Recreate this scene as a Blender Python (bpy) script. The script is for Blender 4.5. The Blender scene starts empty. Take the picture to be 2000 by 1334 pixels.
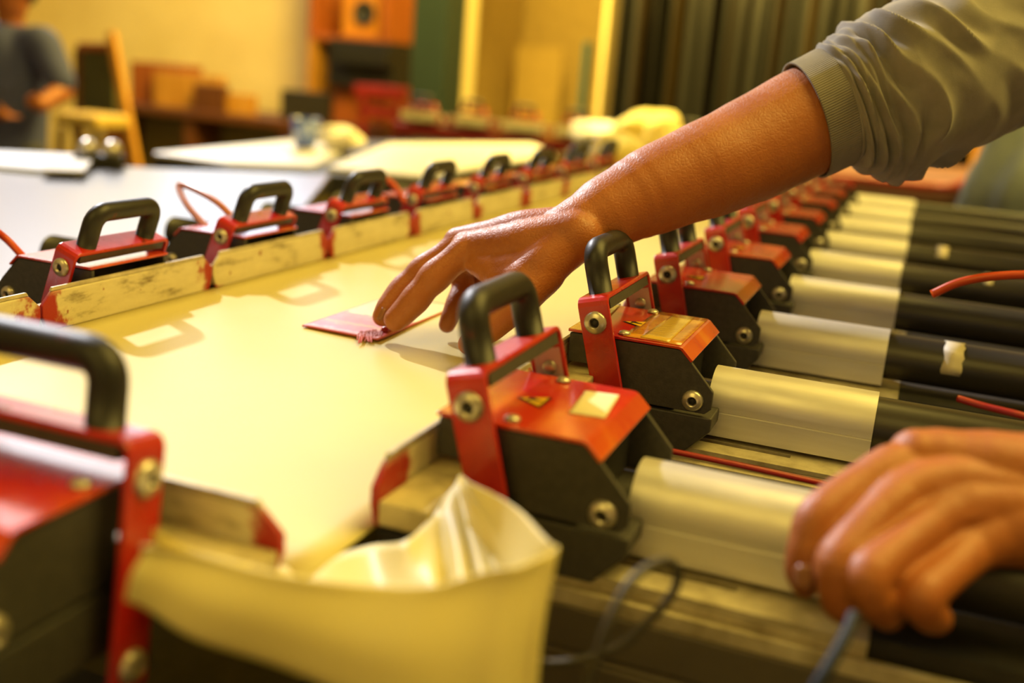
import bpy, math, random
import numpy as np
from mathutils import Vector, Matrix, Quaternion, noise as mnoise
random.seed(7)
S = bpy.context.scene
COL = S.collection
CZ = 1.35            # camera height
M = CZ - 0.25        # height of the stretched mesh
F = 2083.4376
RC = np.array([[0.92972019, 0.35995871, 0.07778234],
               [0.16061683, -0.206278, -0.96522102],
               [-0.33139493, 0.90987862, -0.24959625]])
# ---------------------------------------------------------------- camera
cam = bpy.data.objects.new('camera', bpy.data.cameras.new('camera'))
COL.objects.link(cam)
S.camera = cam
cam.data.sensor_width = 36
cam.data.lens = F * 36 / 2000
cam.data.clip_start = 0.02
cam.data.clip_end = 100
cam.matrix_world = Matrix(((RC[0, 0], -RC[1, 0], -RC[2, 0], 0), (RC[0, 1], -RC[1, 1], -RC[2, 1], 0),
                           (RC[0, 2], -RC[1, 2], -RC[2, 2], CZ), (0, 0, 0, 1)))
cam.data.dof.use_dof = True
cam.data.dof.focus_distance = 0.86
cam.data.dof.aperture_fstop = 2.8
# ---------------------------------------------------------------- light
S.view_settings.view_transform = 'Standard'
S.view_settings.look = 'None'
S.view_settings.exposure = 0.0
S.view_settings.gamma = 1
S.view_settings.use_curve_mapping = False
W = bpy.data.worlds.new('sky'); S.world = W; W.use_nodes = True
W.node_tree.nodes['Background'].inputs[0].default_value = (0.75, 0.85, 1.0, 1)
W.node_tree.nodes['Background'].inputs[1].default_value = 3.0

def lamp(name, kind, loc, target, energy, color, size=1, size_y=None, angle=0.05):
    l = bpy.data.lights.new(name, kind); l.energy = energy; l.color = color
    if kind == 'AREA':
        l.shape = 'RECTANGLE'; l.size = size; l.size_y = size_y or size
    if kind == 'SUN': l.angle = angle
    o = bpy.data.objects.new(name, l); COL.objects.link(o); o.location = loc
    o.rotation_euler = (Vector(target) - Vector(loc)).to_track_quat('-Z', 'Y').to_euler()
    return o
lamp('sun', 'SUN', (-.65 * 9, .47 * 9, .53 * 9 + M), (0, 0, M), 3.3, (1, .97, 1.0), angle=math.radians(2.2))
AMB = (1.0, .72, .14)
lamp('ceiling_lamp_near', 'AREA', (1.3, 1.6, 4.0), (.2, 1.0, M), 155, AMB, 2.4, 2.4)
lamp('ceiling_lamp_far', 'AREA', (-1.5, 5.0, 4.2), (-1.5, 8.0, 1.2), 1050, AMB, 3.0, 2.0)
lamp('ceiling_lamp_behind', 'AREA', (-.8, -2.2, 3.8), (-.5, .8, M), 34, AMB, 2.0, 2.0)
lamp('window_light', 'AREA', (-5.5, 7.6, 3.9), (-.8, 1.2, M), 95, (.86, .9, 1.0), 3.6, 1.8)

# ---------------------------------------------------------------- pixel helpers (photo pixels -> points of the place)
def ray(x, y): return RC.T @ np.array([(x - 1000) / F, (y - 667) / F, 1.0])
def atd(x, y, d): p = ray(x, y) * d; return Vector((p[0], p[1], p[2] + CZ))
def atz(x, y, z): r = ray(x, y); return atd(x, y, (z - CZ) / r[2])
def aty(x, y, Y): r = ray(x, y); return atd(x, y, Y / r[1])
def atx(x, y, X): r = ray(x, y); return atd(x, y, X / r[0])

# ---------------------------------------------------------------- materials
def lin(c):
    if isinstance(c, str):
        c = [int(c[i:i + 2], 16) / 255 for i in (0, 2, 4)]
        c = [v / 12.92 if v <= .04045 else ((v + .055) / 1.055) ** 2.4 for v in c]
    return (*c[:3], 1)

class MT:
    def __init__(s, name, base, rough=.5, metal=0, **kw):
        s.m = bpy.data.materials.new(name); s.m.use_nodes = True
        s.n = s.m.node_tree.nodes; s.l = s.m.node_tree.links
        s.b = s.n['Principled BSDF']
        s.b.inputs['Base Color'].default_value = lin(base)
        s.b.inputs['Roughness'].default_value = rough
        s.b.inputs['Metallic'].default_value = metal
        for k, v in kw.items(): s.b.inputs[k.replace('_', ' ')].default_value = v
        s.tc = s.n.new('ShaderNodeTexCoord')
        s.base = None
    def coord(s, scale=(1, 1, 1), src='Object', loc=(0, 0, 0), rot=(0, 0, 0), rnd=False):
        mp = s.n.new('ShaderNodeMapping'); mp.inputs['Scale'].default_value = scale
        mp.inputs['Location'].default_value = loc; mp.inputs['Rotation'].default_value = rot
        s.l.new(s.tc.outputs[src], mp.inputs['Vector'])
        if rnd:
            oi = s.n.new('ShaderNodeObjectInfo'); ml = s.n.new('ShaderNodeMath'); ml.operation = 'MULTIPLY'
            ml.inputs[1].default_value = 37.0; s.l.new(oi.outputs['Random'], ml.inputs[0])
            ad = s.n.new('ShaderNodeVectorMath'); ad.operation = 'ADD'
            s.l.new(mp.outputs[0], ad.inputs[0]); s.l.new(ml.outputs[0], ad.inputs[1])
            return ad.outputs[0]
        return mp.outputs[0]
    def noise(s, scale, detail=4, rough=.55, vec=None, dist=0):
        t = s.n.new('ShaderNodeTexNoise'); t.inputs['Scale'].default_value = scale
        t.inputs['Detail'].default_value = detail; t.inputs['Roughness'].default_value = rough
        t.inputs['Distortion'].default_value = dist
        s.l.new(vec if vec is not None else s.coord(), t.inputs['Vector'])
        return t.outputs['Fac']
    def ramp(s, fac, stops, interp='LINEAR'):
        r = s.n.new('ShaderNodeValToRGB'); r.color_ramp.interpolation = interp
        e = r.color_ramp.elements
        while len(e) < len(stops): e.new(.5)
        for k, (p, c) in enumerate(stops):
            e[k].position = p
            e[k].color = (c, c, c, 1) if isinstance(c, (int, float)) else lin(c)
        s.l.new(fac, r.inputs[0]); return r.outputs[0]
    def mix(s, fac, a, b, mode='MIX'):
        x = s.n.new('ShaderNodeMix'); x.data_type = 'RGBA'; x.blend_type = mode
        for i, v in ((0, fac), (6, a), (7, b)):
            if hasattr(v, 'links'): s.l.new(v, x.inputs[i])
            elif i == 0: x.inputs[0].default_value = v
            else: x.inputs[i].default_value = lin(v)
        return x.outputs[2]
    def math(s, op, a, b=0, c=None):
        x = s.n.new('ShaderNodeMath'); x.operation = op
        for i, v in enumerate((a, b) if c is None else (a, b, c)):
            if hasattr(v, 'links'): s.l.new(v, x.inputs[i])
            else: x.inputs[i].default_value = v
        return x.outputs[0]
    def xyz(s, src='Object'):
        q = s.n.new('ShaderNodeSeparateXYZ'); s.l.new(s.tc.outputs[src], q.inputs[0]); return q.outputs
    def color(s, o): s.l.new(o, s.b.inputs['Base Color']); return s
    def rough(s, o): s.l.new(o, s.b.inputs['Roughness']); return s
    def bump(s, fac, strength=.3, dist=.001):
        b = s.n.new('ShaderNodeBump'); b.inputs['Strength'].default_value = strength
        b.inputs['Distance'].default_value = dist
        s.l.new(fac, b.inputs['Height'])
        prev = s.b.inputs['Normal']
        if prev.is_linked: s.l.new(prev.links[0].from_socket, b.inputs['Normal'])
        s.l.new(b.outputs[0], prev); return s

def speck(name, c1, c2, scale=30, rough=.5, metal=0, lo=.35, hi=.65, bump=.15, bdist=.0008, rnd=True, sc=(1, 1, 1), **kw):
    m = MT(name, c1, rough, metal, **kw)
    v = m.coord(scale=sc, rnd=rnd)
    n = m.noise(scale, 5, .6, v)
    m.color(m.ramp(n, [(lo, c1), (hi, c2)]))
    if bump: m.bump(m.noise(scale * 3, 4, .6, v), bump, bdist)
    return m

MAT = {}
def red_paint():
    m = MT('red_paint', 'b01510', .32, 0, Coat_Weight=.5, Coat_Roughness=.15)
    v = m.coord(rnd=True)
    n = m.noise(24, 5, .6, v); n2 = m.noise(55, 4, .6, v, .6)
    c = m.ramp(n, [(.3, 'a4100a'), (.55, 'bc1c0a'), (.75, 'c8380c')])
    c = m.mix(m.ramp(n2, [(.70, 0.), (.76, .8)]), c, '5a0a08')
    m.color(c); m.bump(m.noise(140, 4, .6, v), .12, .0006)
    m.rough(m.ramp(n2, [(.3, .22), (.7, .5)]))
    return m.m
MAT['red'] = red_paint()
def cover_paint():       # red lacquer with pink and orange glue stains
    m = MT('stained_red_paint', 'b01510', .3, 0, Coat_Weight=.7, Coat_Roughness=.12)
    v = m.coord(rnd=True)
    n = m.noise(14, 3, .5, v, .5); n2 = m.noise(9, 4, .6, v); n3 = m.noise(120, 5, .7, v)
    c = m.ramp(n, [(.30, 'a00c1c'), (.42, 'b81c24'), (.5, 'c0260c'), (.62, 'cc480a'), (.76, 'd8741a')])
    c = m.mix(m.ramp(n2, [(.60, 0.), (.66, .6)]), c, 'bc4a4c')
    c = m.mix(m.ramp(n3, [(.64, 0.), (.7, .5)]), c, '6a1008')
    m.color(c); m.bump(n3, .35, .0006); m.rough(m.ramp(n, [(.35, .3), (.7, .18)]))
    return m.m
MAT['cover'] = cover_paint()
def plate_grey():
    m = speck('dark_grey_coated_steel', '3a3835', '45423d', 220, .55, .0, bump=.5, bdist=.0003)
    v = m.coord(rnd=True)
    return m.m
MAT['grey'] = plate_grey()
MAT['dark'] = speck('black_iron', '1b1a19', '2b2825', 60, .6).m
m = speck('black_rubber_grip', '151414', '1f1d1c', 50, .46, bump=.2)
v = m.coord(rnd=True)
m.color(m.mix(m.ramp(m.noise(38, 5, .7, v), [(.60, 0.), (.68, .75)]), m.ramp(m.noise(20, 3, .5, v), [(.3, '131212'), (.7, '221f1d')]), '5c1512'))
MAT['grip'] = m.m
MAT['steel'] = speck('steel', 'd6cfbd', 'b5ad9a', 80, .30, .65, bump=.05).m
def alu(name, c1, c2, r):
    m = MT(name, c1, r, .55)
    v = m.coord(scale=(1, 12, 12), rnd=True)
    n = m.noise(6, 6, .6, v)
    m.color(m.ramp(n, [(.3, c1), (.7, c2)])); m.bump(m.noise(60, 4, .6, m.coord(scale=(.2, 6, 6), rnd=True)), .08, .0005)
    m.rough(m.ramp(m.noise(12, 5, .6, m.coord(rnd=True)), [(.35, r * .85), (.65, r * 1.25)]))
    return m.m
MAT['alu'] = alu('brushed_aluminium', 'e2e0da', 'cfcbc2', .46)
MAT['alu_dirty'] = speck('dusty_aluminium', 'd0c6a8', 'a3977a', 40, .45, .3, bump=.3).m
MAT['tube'] = speck('black_tube_plastic', '2a2724', '38332c', 18, .36, sc=(.3, 1, 1), bump=.1).m
def jaw_mat():
    m = MT('worn_jaw_enamel', 'cfc59c', .45)
    v = m.coord(rnd=True)
    c = m.ramp(m.noise(30, 6, .7, m.coord(scale=(1, .45, 1.6), rnd=True)), [(.32, '7a6a48'), (.46, 'cdc29a'), (.7, 'dcd2ac')])
    X, Y, Z = m.xyz()
    end = m.math('ABSOLUTE', Y)
    k = m.math('ADD', end, m.math('MULTIPLY', m.noise(16, 5, .6, v), .13))
    red = m.ramp(k, [(.167, 0.), (.173, 1.)])
    spot = m.ramp(m.noise(48, 5, .65, v), [(.66, 0.), (.69, .8)])
    zz = m.math('ADD', m.math('MULTIPLY', Z, -1), .045)
    c = m.mix(m.math('MULTIPLY', red, m.ramp(zz, [(0.0, .25), (.012, 1.)])), c, '9c1c10'); c = m.mix(spot, c, '8a3018')
    m.color(c); m.bump(m.noise(80, 5, .7, v), .3, .001)
    return m.m
MAT['jaw'] = jaw_mat()
MAT['foot'] = speck('dusty_cream_enamel', 'c9bb8a', '8a7a54', 34, .6, lo=.4, hi=.72, bump=.4).m
def fabric_mat():
    m = MT('pale_yellow_mesh_fabric', 'e8dca0', .46, 0, Coat_Weight=.0)
    n = m.noise(5, 3, .5)
    m.color(m.ramp(n, [(.3, 'eadf9a'), (.7, 'f0e6a8')]))
    m.bump(m.noise(2600, 2, .5), .05, .0002)
    m.bump(m.noise(9, 3, .5), .10, .004)
    tr = m.n.new('ShaderNodeBsdfTranslucent'); tr.inputs[0].default_value = lin('fae860')
    mx = m.n.new('ShaderNodeMixShader'); mx.inputs[0].default_value = .30
    out = m.n['Material Output']
    m.l.new(m.b.outputs[0], mx.inputs[1]); m.l.new(tr.outputs[0], mx.inputs[2]); m.l.new(mx.outputs[0], out.inputs['Surface'])
    return m.m
MAT['fabric'] = fabric_mat()
def skin_mat():
    m = MT('skin', 'b06a3c', .42, 0, Subsurface_Weight=.08, Subsurface_Scale=.004)
    m.b.inputs['Subsurface Radius'].default_value = (1, .35, .2)
    v = m.coord()
    c = m.ramp(m.noise(16, 5, .6, v), [(.3, '9c5626'), (.55, 'a8622c'), (.75, '8c4822')])
    m.color(c)
    w = m.n.new('ShaderNodeTexVoronoi'); w.feature = 'DISTANCE_TO_EDGE'; w.inputs['Scale'].default_value = 300
    m.l.new(m.coord(scale=(1, .55, 1), rot=(.3, .2, .5)), w.inputs['Vector'])
    m.bump(m.noise(150, 5, .65, m.coord(scale=(1.6, .5, 1), rot=(0, .3, .7)), 1.5), .17, .0012)
    m.bump(m.ramp(w.outputs['Distance'], [(0, 0.), (.25, 1.)]), .28, .0005)
    m.rough(m.ramp(m.noise(200, 3, .6, v), [(.3, .40), (.7, .58)]))
    return m.m
MAT['skin'] = skin_mat()
def cloth(name, c1, c2, s=900, rough=.85, b=.3):
    m = MT(name, c1, rough, 0, Sheen_Weight=.25)
    m.color(m.ramp(m.noise(30, 4, .6), [(.35, c1), (.65, c2)])); m.bump(m.noise(s, 3, .6), b, .0006)
    return m
MAT['shirt'] = cloth('grey_jersey', '7c776d', '8b857a').m
def cuff_mat():
    m = cloth('ribbed_jersey', '757067', '857f74')
    w = m.n.new('ShaderNodeTexWave'); w.inputs['Scale'].default_value = 50; w.bands_direction = 'Y'
    m.l.new(m.coord(src='UV', scale=(1, 1, 1)), w.inputs['Vector'])
    m.bump(w.outputs['Fac'], .6, .0012)
    return m.m
MAT['cuff'] = cuff_mat()
def flat(name, c, rough=.6, metal=0, **k):
    if name not in MAT:
        c2 = lin(c); c2 = tuple(v * .82 for v in c2[:3])
        MAT[name] = speck(name, c, c2, 14, rough, metal, bump=.08, **k).m
    return MAT[name]
def wood(name, c1, c2, sc=(1, 1, 8)):
    if name not in MAT:
        m = MT(name, c1, .55)
        n = m.noise(9, 6, .6, m.coord(scale=tuple(1 / v if v > 1 else 2.5 for v in sc), rnd=True), .8)
        m.color(m.ramp(n, [(.3, c1), (.7, c2)])); m.bump(n, .2, .002); MAT[name] = m.m
    return MAT[name]

# ---------------------------------------------------------------- mesh helpers
class MB:
    def __init__(s): s.v = []; s.f = []; s.smooth = []
    def add(s, vs, fs, smooth=False):
        o = len(s.v); s.v += [tuple(v) for v in vs]
        s.f += [tuple(o + i for i in f) for f in fs]; s.smooth += [smooth] * len(fs); return s
    def box(s, a, b):
        (x0, y0, z0), (x1, y1, z1) = a, b
        x0, x1 = sorted((x0, x1)); y0, y1 = sorted((y0, y1)); z0, z1 = sorted((z0, z1))
        return s.add([(x0, y0, z0), (x1, y0, z0), (x1, y1, z0), (x0, y1, z0), (x0, y0, z1), (x1, y0, z1), (x1, y1, z1), (x0, y1, z1)],
                     [(0, 3, 2, 1), (4, 5, 6, 7), (0, 1, 5, 4), (1, 2, 6, 5), (2, 3, 7, 6), (3, 0, 4, 7)])
    def prism(s, poly, axis, a, b):
        """poly in the two other axes (in x,y,z order), extruded a..b along axis"""
        ar = sum(poly[i][0] * poly[(i + 1) % len(poly)][1] - poly[(i + 1) % len(poly)][0] * poly[i][1] for i in range(len(poly)))
        if (ar < 0): poly = poly[::-1]
        def P(p, t): return {'x': (t, p[0], p[1]), 'y': (p[0], t, p[1]), 'z': (p[0], p[1], t)}[axis]
        n = len(poly); vs = [P(p, a) for p in poly] + [P(p, b) for p in poly]
        flip = (axis == 'y') ^ (a > b)
        fs = [tuple(range(n))[::-1], tuple(range(n, 2 * n))] + [(i, (i + 1) % n, n + (i + 1) % n, n + i) for i in range(n)]
        if flip: fs = [f[::-1] for f in fs]
        return s.add(vs, fs)
    def tube(s, pts, r, n=12, cap=True, closed=False, flatten=None):
        pts = [Vector(p) for p in pts]; rs = r if isinstance(r, (list, tuple)) else [r] * len(pts)
        L = len(pts); vs = []; up = None
        for i, p in enumerate(pts):
            t = ((pts[(i + 1) % L] if (closed or i < L - 1) else p) - (pts[i - 1] if (closed or i > 0) else p)).normalized()
            if up is None:
                up = Vector((0, 0, 1)) if abs(t.z) < .9 else Vector((1, 0, 0))
            a = t.cross(up)
            if a.length < 1e-6: a = t.orthogonal()
            a.normalize(); b = a.cross(t).normalized(); up = b
            for k in range(n):
                w = 2 * math.pi * k / n
                vs.append(p + (a * math.cos(w) + b * math.sin(w)) * rs[i])
        fs = []
        for i in range(L if closed else L - 1):
            j = (i + 1) % L
            for k in range(n):
                fs.append((i * n + k, j * n + k, j * n + (k + 1) % n, i * n + (k + 1) % n)[::-1])
        s.add(vs, fs, True)
        if cap and not closed:
            o = len(s.v) - len(vs)
            s.f += [tuple(o + k for k in range(n)), tuple(o + (L - 1) * n + k for k in range(n))[::-1]]
            s.smooth += [False, False]
        return s
    def lathe(s, prof, origin, axis, n=20):
        """prof = [(r, h)] along the axis"""
        o = Vector(origin); ax = Vector(axis).normalized(); a = ax.orthogonal().normalized(); b = ax.cross(a)
        vs = []
        for r, h in prof:
            for k in range(n):
                w = 2 * math.pi * k / n
                vs.append(o + ax * h + (a * math.cos(w) + b * math.sin(w)) * max(r, 1e-5))
        fs = [(i * n + k, i * n + (k + 1) % n, (i + 1) * n + (k + 1) % n, (i + 1) * n + k) for i in range(len(prof) - 1) for k in range(n)]
        return s.add(vs, fs, True)
    def grid(s, rows, smooth=True, closed=False):
        R, C = len(rows), len(rows[0])
        vs = [p for r in rows for p in r]
        fs = [(i * C + j, i * C + (j + 1) % C, (i + 1) * C + (j + 1) % C, (i + 1) * C + j) for i in range(R - 1) for j in range(C if closed else C - 1)]
        return s.add(vs, fs, smooth)
    def mesh(s, name):
        me = bpy.data.meshes.new(name); me.from_pydata([tuple(v) for v in s.v], [], s.f); me.validate()
        if len(me.polygons) == len(s.smooth): me.polygons.foreach_set('use_smooth', s.smooth)
        me.update(); return me
    def build(s, name, m, parent=None, bevel=0, seg=2, solid=0, sub=0, loc=None, rot=None):
        me = s.mesh(name); o = bpy.data.objects.new(name, me); COL.objects.link(o); me.materials.append(m)
        if parent: o.parent = parent
        if loc is not None: o.location = loc
        if rot is not None: o.rotation_euler = rot
        if solid:
            q = o.modifiers.new('thick', 'SOLIDIFY'); q.thickness = solid; q.offset = 0
        if sub:
            q = o.modifiers.new('sub', 'SUBSURF'); q.levels = sub; q.render_levels = sub
        if bevel:
            q = o.modifiers.new('bevel', 'BEVEL'); q.width = bevel; q.segments = seg; q.limit_method = 'ANGLE'; q.angle_limit = .6
            q.harden_normals = False
        return o

def tag(o, label=None, cat=None, group=None, kind=None):
    if label: o['label'] = label
    if cat: o['category'] = cat
    if group: o['group'] = group
    if kind: o['kind'] = kind
    return o
def empty(name, loc=(0, 0, 0), rz=0, label=None, cat=None, group=None):
    o = bpy.data.objects.new(name, None); COL.objects.link(o); o.location = loc; o.rotation_euler = (0, 0, rz)
    o.empty_display_size = .05
    return tag(o, label, cat, group)
def copy_tree(o, parent=None, root=None):
    c = o.copy(); COL.objects.link(c); c.parent = parent
    for ch in list(o.children): copy_tree(ch, c)
    return c
def catmull(pts, n):
    pts = [Vector(p) for p in pts]; out = []
    P = [2 * pts[0] - pts[1]] + pts + [2 * pts[-1] - pts[-2]]
    for i in range(1, len(P) - 2):
        for k in range(n):
            t = k / n; a, b, c, d = P[i - 1:i + 3]
            out.append(.5 * ((2 * b) + (c - a) * t + (2 * a - 5 * b + 4 * c - d) * t * t + (3 * b - a - 3 * c + d) * t ** 3))
    out.append(pts[-1]); return out

# ---------------------------------------------------------------- the room
def struct(name, mb, m): return tag(mb.build(name, m), kind='structure')
struct('floor', MB().box((-9, -4, -.1), (6, 11, 0)), flat('concrete_floor', '5b5347', .6))
struct('ceiling', MB().box((-9, -4, 9.6), (6, 11, 9.7)), flat('ceiling_paint', 'c9bf96', .8))
wallm = flat('cream_wall_paint', 'dccb98', .8)
def wall_mat():
    m = MT('cream_wall_paint_worn', 'dccb98', .75)
    c = m.ramp(m.noise(1.2, 4, .6), [(.35, 'dcc688'), (.65, 'ecd89c')])
    c = m.mix(m.ramp(m.noise(2.6, 3, .5), [(.68, 0.), (.74, .35)]), c, 'a9935c')
    m.color(c); m.bump(m.noise(9, 4, .6), .2, .01); return m.m
wallm = wall_mat()
YB = 8.0
xr = aty(795, 100, YB).x
w = MB()
w.box((-9, YB, 0), (xr, YB + .2, 2.2)); w.box((-9, YB, 5.2), (xr, YB + .2, 9.6))
w.box((-9, YB, 2.2), (-7.4, YB + .2, 5.2)); w.box((-3.2, YB, 2.2), (xr, YB + .2, 5.2))
struct('wall_back', w, wallm)
w = MB().box((-9, -4, 0), (-8.8, 11, 5.2)).box((-9, -4, 9.2), (-8.8, 11, 9.6)).box((-9, -4, 5.2), (-8.8, 2.5, 9.2)).box((-9, 9, 5.2), (-8.8, 11, 9.2))
struct('wall_left', w, wallm)
struct('wall_right', MB().box((5.8, -4, 0), (6, 11, 9.6)), wallm)
struct('wall_front', MB().box((-9, -4.2, 0), (6, -4, 9.6)), wallm)
struct('wall_recess', MB().box((xr, 10.6, 0), (6, 10.8, 9.6)).box((xr - .2, YB, 0), (xr, 10.6, 9.6)), flat('ochre_wall_paint', 'b79a55', .8))

# ================================================================ tension clamps
# local frame of a clamp: x pulls outwards from the mesh, y along the row, z up; origin on the mesh plane at the jaw face
def dome(r, h): return [(r, 0), (r, h * .25), (r * .93, h * .55), (r * .75, h * .8), (r * .5, h * .97), (r * .46, h)]
def bolt(parent, pos, axis, r=.0085, h=.0048, sock=True, name='bolt'):
    o = MB().lathe(dome(r, h) + [(0, h)] if not sock else dome(r, h) + [(r * .44, h * .3), (0, h * .3)], pos, axis, 18).build(name, MAT['steel'], parent)
    if sock:
        p = Vector(pos) + Vector(axis) * h * .35
        MB().lathe([(r * .36, 0), (r * .36, h * .2), (0, h * .2)], p, axis, 6).build('hex_socket', MAT['dark'], o)
    return o
HB = .0545
def strap(path, half, thick, xform):
    """bent flat strip: path in (y, s); half = half width along t"""
    vs = []; n = len(path)
    for i, (y, s_) in enumerate(path):
        a = path[max(i - 1, 0)]; b = path[min(i + 1, n - 1)]
        d = Vector((b[0] - a[0], b[1] - a[1])).normalized(); nn = Vector((-d.y, d.x))
        for (o_, t_) in ((0, -half), (0, half), (thick, half), (thick, -half)):
            vs.append(xform(y - nn.x * o_, s_ - nn.y * o_, t_))
    fs = []
    for i in range(n - 1):
        for k in range(4):
            a, b = i * 4 + k, i * 4 + (k + 1) % 4
            fs.append((a, a + 4, b + 4, b))
    fs += [(0, 1, 2, 3), tuple(4 * (n - 1) + k for k in (3, 2, 1, 0))]
    return vs, fs
def make_clamp(tilt=15.5, tube_len=.36, dz=0, hh=.054, sz=0):
    root = empty('tension_clamp')
    G = MAT['grey']
    # jaw: upright with cut corners, and base block
    j = MB().prism([(-.119, .001), (-.1245, .016), (-.1245, .026), (-.112, .0375), (.112, .0375), (.1245, .026), (.1245, .016), (.119, .001)], 'x', 0, .0045)
    jaw = j.build('jaw', MAT['jaw'], root, .0012)
    MB().prism([(-.1235, .004), (-.1235, .0185), (.1235, .0185), (.1235, .004)], 'x', .0047, .034).build('jaw_foot', MAT['foot'], root, .0015)
    MB().prism([(-.1125, .0377), (.1125, .0377), (.110, .0412), (-.110, .0412)], 'x', .0012, .0045).build('jaw_lip', MAT['alu_dirty'], jaw, .0006)
    MB().box((.002, -.119, -.008), (.030, .119, -.0002)).build('jaw_pad', MAT['dark'], root, .001)
    # lower body
    MB().prism([(.034, -.035), (.108, -.035), (.128, -.014), (.128, -.003), (.034, -.003)], 'y', -HB, HB).build('lower_body', G, root, .0012)
    for s in (-1, 1):
        MB().prism([(.007, .0235), (.007, .047), (.099, .0475), (.1265, .018), (.1265, .004), (.1215, -.0005), (.036, -.0005), (.036, .0235)], 'y', s * HB, s * (HB - .004)).build('side_plate', G, root, .0008)
        bolt(root, (.1115, s * HB, .009), (0, s, 0))
        bolt(root, (.050, s * .047, .0515), (0, 0, 1), .0048, .0025, False, 'cover_screw')
    MB().box((.037, -.0495, .0), (.098, .0495, .046)).build('body_core', MAT['dark'], root)
    # red cover: bent sheet
    rows = [[(x, y, z) for y in (-.0565, .0565)] for x, z in ((.006, .0495), (.050, .0495), (.096, .0495), (.0985, .0488), (.1075, .0400))]
    MB().grid(rows, False).build('cover_plate', MAT['cover'], root, .0005, 2, .0024)
    # lever
    th = math.radians(tilt)
    e_s = Vector((-math.sin(th), 0, math.cos(th))); e_t = Vector((math.cos(th), 0, math.sin(th)))
    lo = Vector((.031, 0, .0615 + dz))
    def X(y, s_, t_): return lo + e_s * s_ + e_t * t_ + Vector((0, y, 0))
    path = [(-.068, -.105), (-.068, -.05), (-.068, .0), (-.068, .013), (-.0668, .0165), (-.0645, .0188), (-.061, .020), (0, .020)]
    path += [(-y, s_) for y, s_ in path[-2::-1]]
    vs, fs = strap(path, .0125, .0036, X)
    lev = MB().add(vs, fs).build('lever', MAT['red'], root, .0009)
    # spacer bar below the strap
    p = [X(y, s_, t_) for y in (-.060, .060) for (s_, t_) in ((.0162, -.0118), (.0162, .0118), (.0085, .0118), (.0085, -.0118))]
    MB().add(p, [(0, 1, 2, 3), (7, 6, 5, 4), (0, 4, 5, 1), (1, 5, 6, 2), (2, 6, 7, 3), (3, 7, 4, 0)]).build('spacer_bar', G, lev)
    for s in (-1, 1):
        bolt(lev, X(s * .068, 0, 0), (0, s, 0), .0092, .0045)
        bolt(lev, X(s * .068, -.092, 0), (0, s, 0), .0085, .0045)
    # sticker on the inner face of the far leg
    q = [X(.0640, s_, t_) for s_, t_ in ((.005, -.009), (.005, .010), (-.040, .010), (-.040, -.009))]
    st = MB().add(q, [(0, 1, 2, 3)]).build('leg_sticker', flat('pink_sticker', 'dcc0bc', .35), lev, 0, 2, .0004)
    bolt(st, X(.0636, -.008, .001), (0, -1, 0), .005, .002, False, 'rivet')
    # handle
    H0, HT, rr = .020, hh, .013
    hp = [(-.042, H0 - .001), (-.042, HT - rr)]
    for k in range(1, 7):
        a = math.pi / 2 * k / 6; hp.append((-.042 + rr * (1 - math.cos(a)), HT - rr + rr * math.sin(a)))
    hp += [(-y, s_) for y, s_ in hp[::-1]]
    MB().tube([X(y, s_, 0) for y, s_ in hp], .0095, 18).build('handle', MAT['grip'], lev)
    # pneumatic cylinder: sleeve and black tube
    cy = .004; r = .0258; sec = []; so = Vector((0, 0, sz))
    for k in range(0, 25):
        a = math.pi * k / 24; sec.append((cy + r * math.cos(a), -.001 + r * math.sin(a)))
    sec += [(cy - r, -.006), (cy - r + .0008, -.0068), (cy - r, -.0076), (cy - r, -.027), (cy + r, -.027)]
    rows = [[(x, y, z + sz) for y, z in sec] for x in (.118, .124, .244, .246)]
    sl = MB().grid(rows, True, True)
    o = sl.build('sleeve', MAT['alu'], root)
    for p_ in o.data.polygons:
        if p_.center.z < -.003: p_.use_smooth = False
    sec2 = [(cy + (y - cy) * .93, -.001 + (z + .001) * .93) for y, z in sec]
    MB().grid([[(.2455, y, z + sz) for y, z in sec], [(.2455, y, z + sz) for y, z in sec2]], False, True).build('sleeve_rim', MAT['alu'], o)
    MB().tube([(.20, cy, sz - .002), (.246, cy, sz - .002), (.246 + tube_len, cy, sz - .002)], .0232, 28).build('tube', MAT['tube'], root)
    return root
def warn_sticker(root, u, v):
    z = .0512
    def tri(k, zz): return [(u - .0095 * k - .001, v, zz), (u + .010 * k * .6, v + .0125 * k, zz), (u + .010 * k * .6, v - .0125 * k, zz)]
    # triangle pointing away from the mesh, black rim with yellow field
    def T(k, zz):
        c = Vector((u, v, zz)); return [c + Vector((-.0125 * k, 0, 0)), c + Vector((.0075 * k, -.0125 * k, 0)), c + Vector((.0075 * k, .0125 * k, 0))]
    a = MB().add(T(1, z), [(0, 1, 2)]).build('warning_sticker', flat('black_ink', '17140f', .4), root)
    b = MB().add(T(.78, z + .0002), [(0, 1, 2)]).build('yellow_field', flat('warning_yellow', 'e0b020', .35), a)
    hand = MB().add([(u - .0045, v - .004, z + .0004), (u - .0045, v + .0035, z + .0004), (u - .002, v + .004, z + .0004), (u + .0015, v + .001, z + .0004), (u + .005, v + .0004, z + .0004), (u + .005, v - .0012, z + .0004), (u + .001, v - .0018, z + .0004), (u - .002, v - .001, z + .0004)], [tuple(range(8))[::-1]])
    hand.build('hand_symbol', flat('black_ink', '17140f', .4), a)
    return a
RX, RY0, PITCH = -.248, .602, .25
clampR = make_clamp()
warn_sticker(clampR, .0485, -.004)
ordn = ['first', 'second', 'third', 'fourth', 'fifth', 'sixth', 'seventh', 'eighth', 'ninth']
rightc = []
offs = [0, 0, .004, .0, .006, 0, .003, 0, 0]
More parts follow.
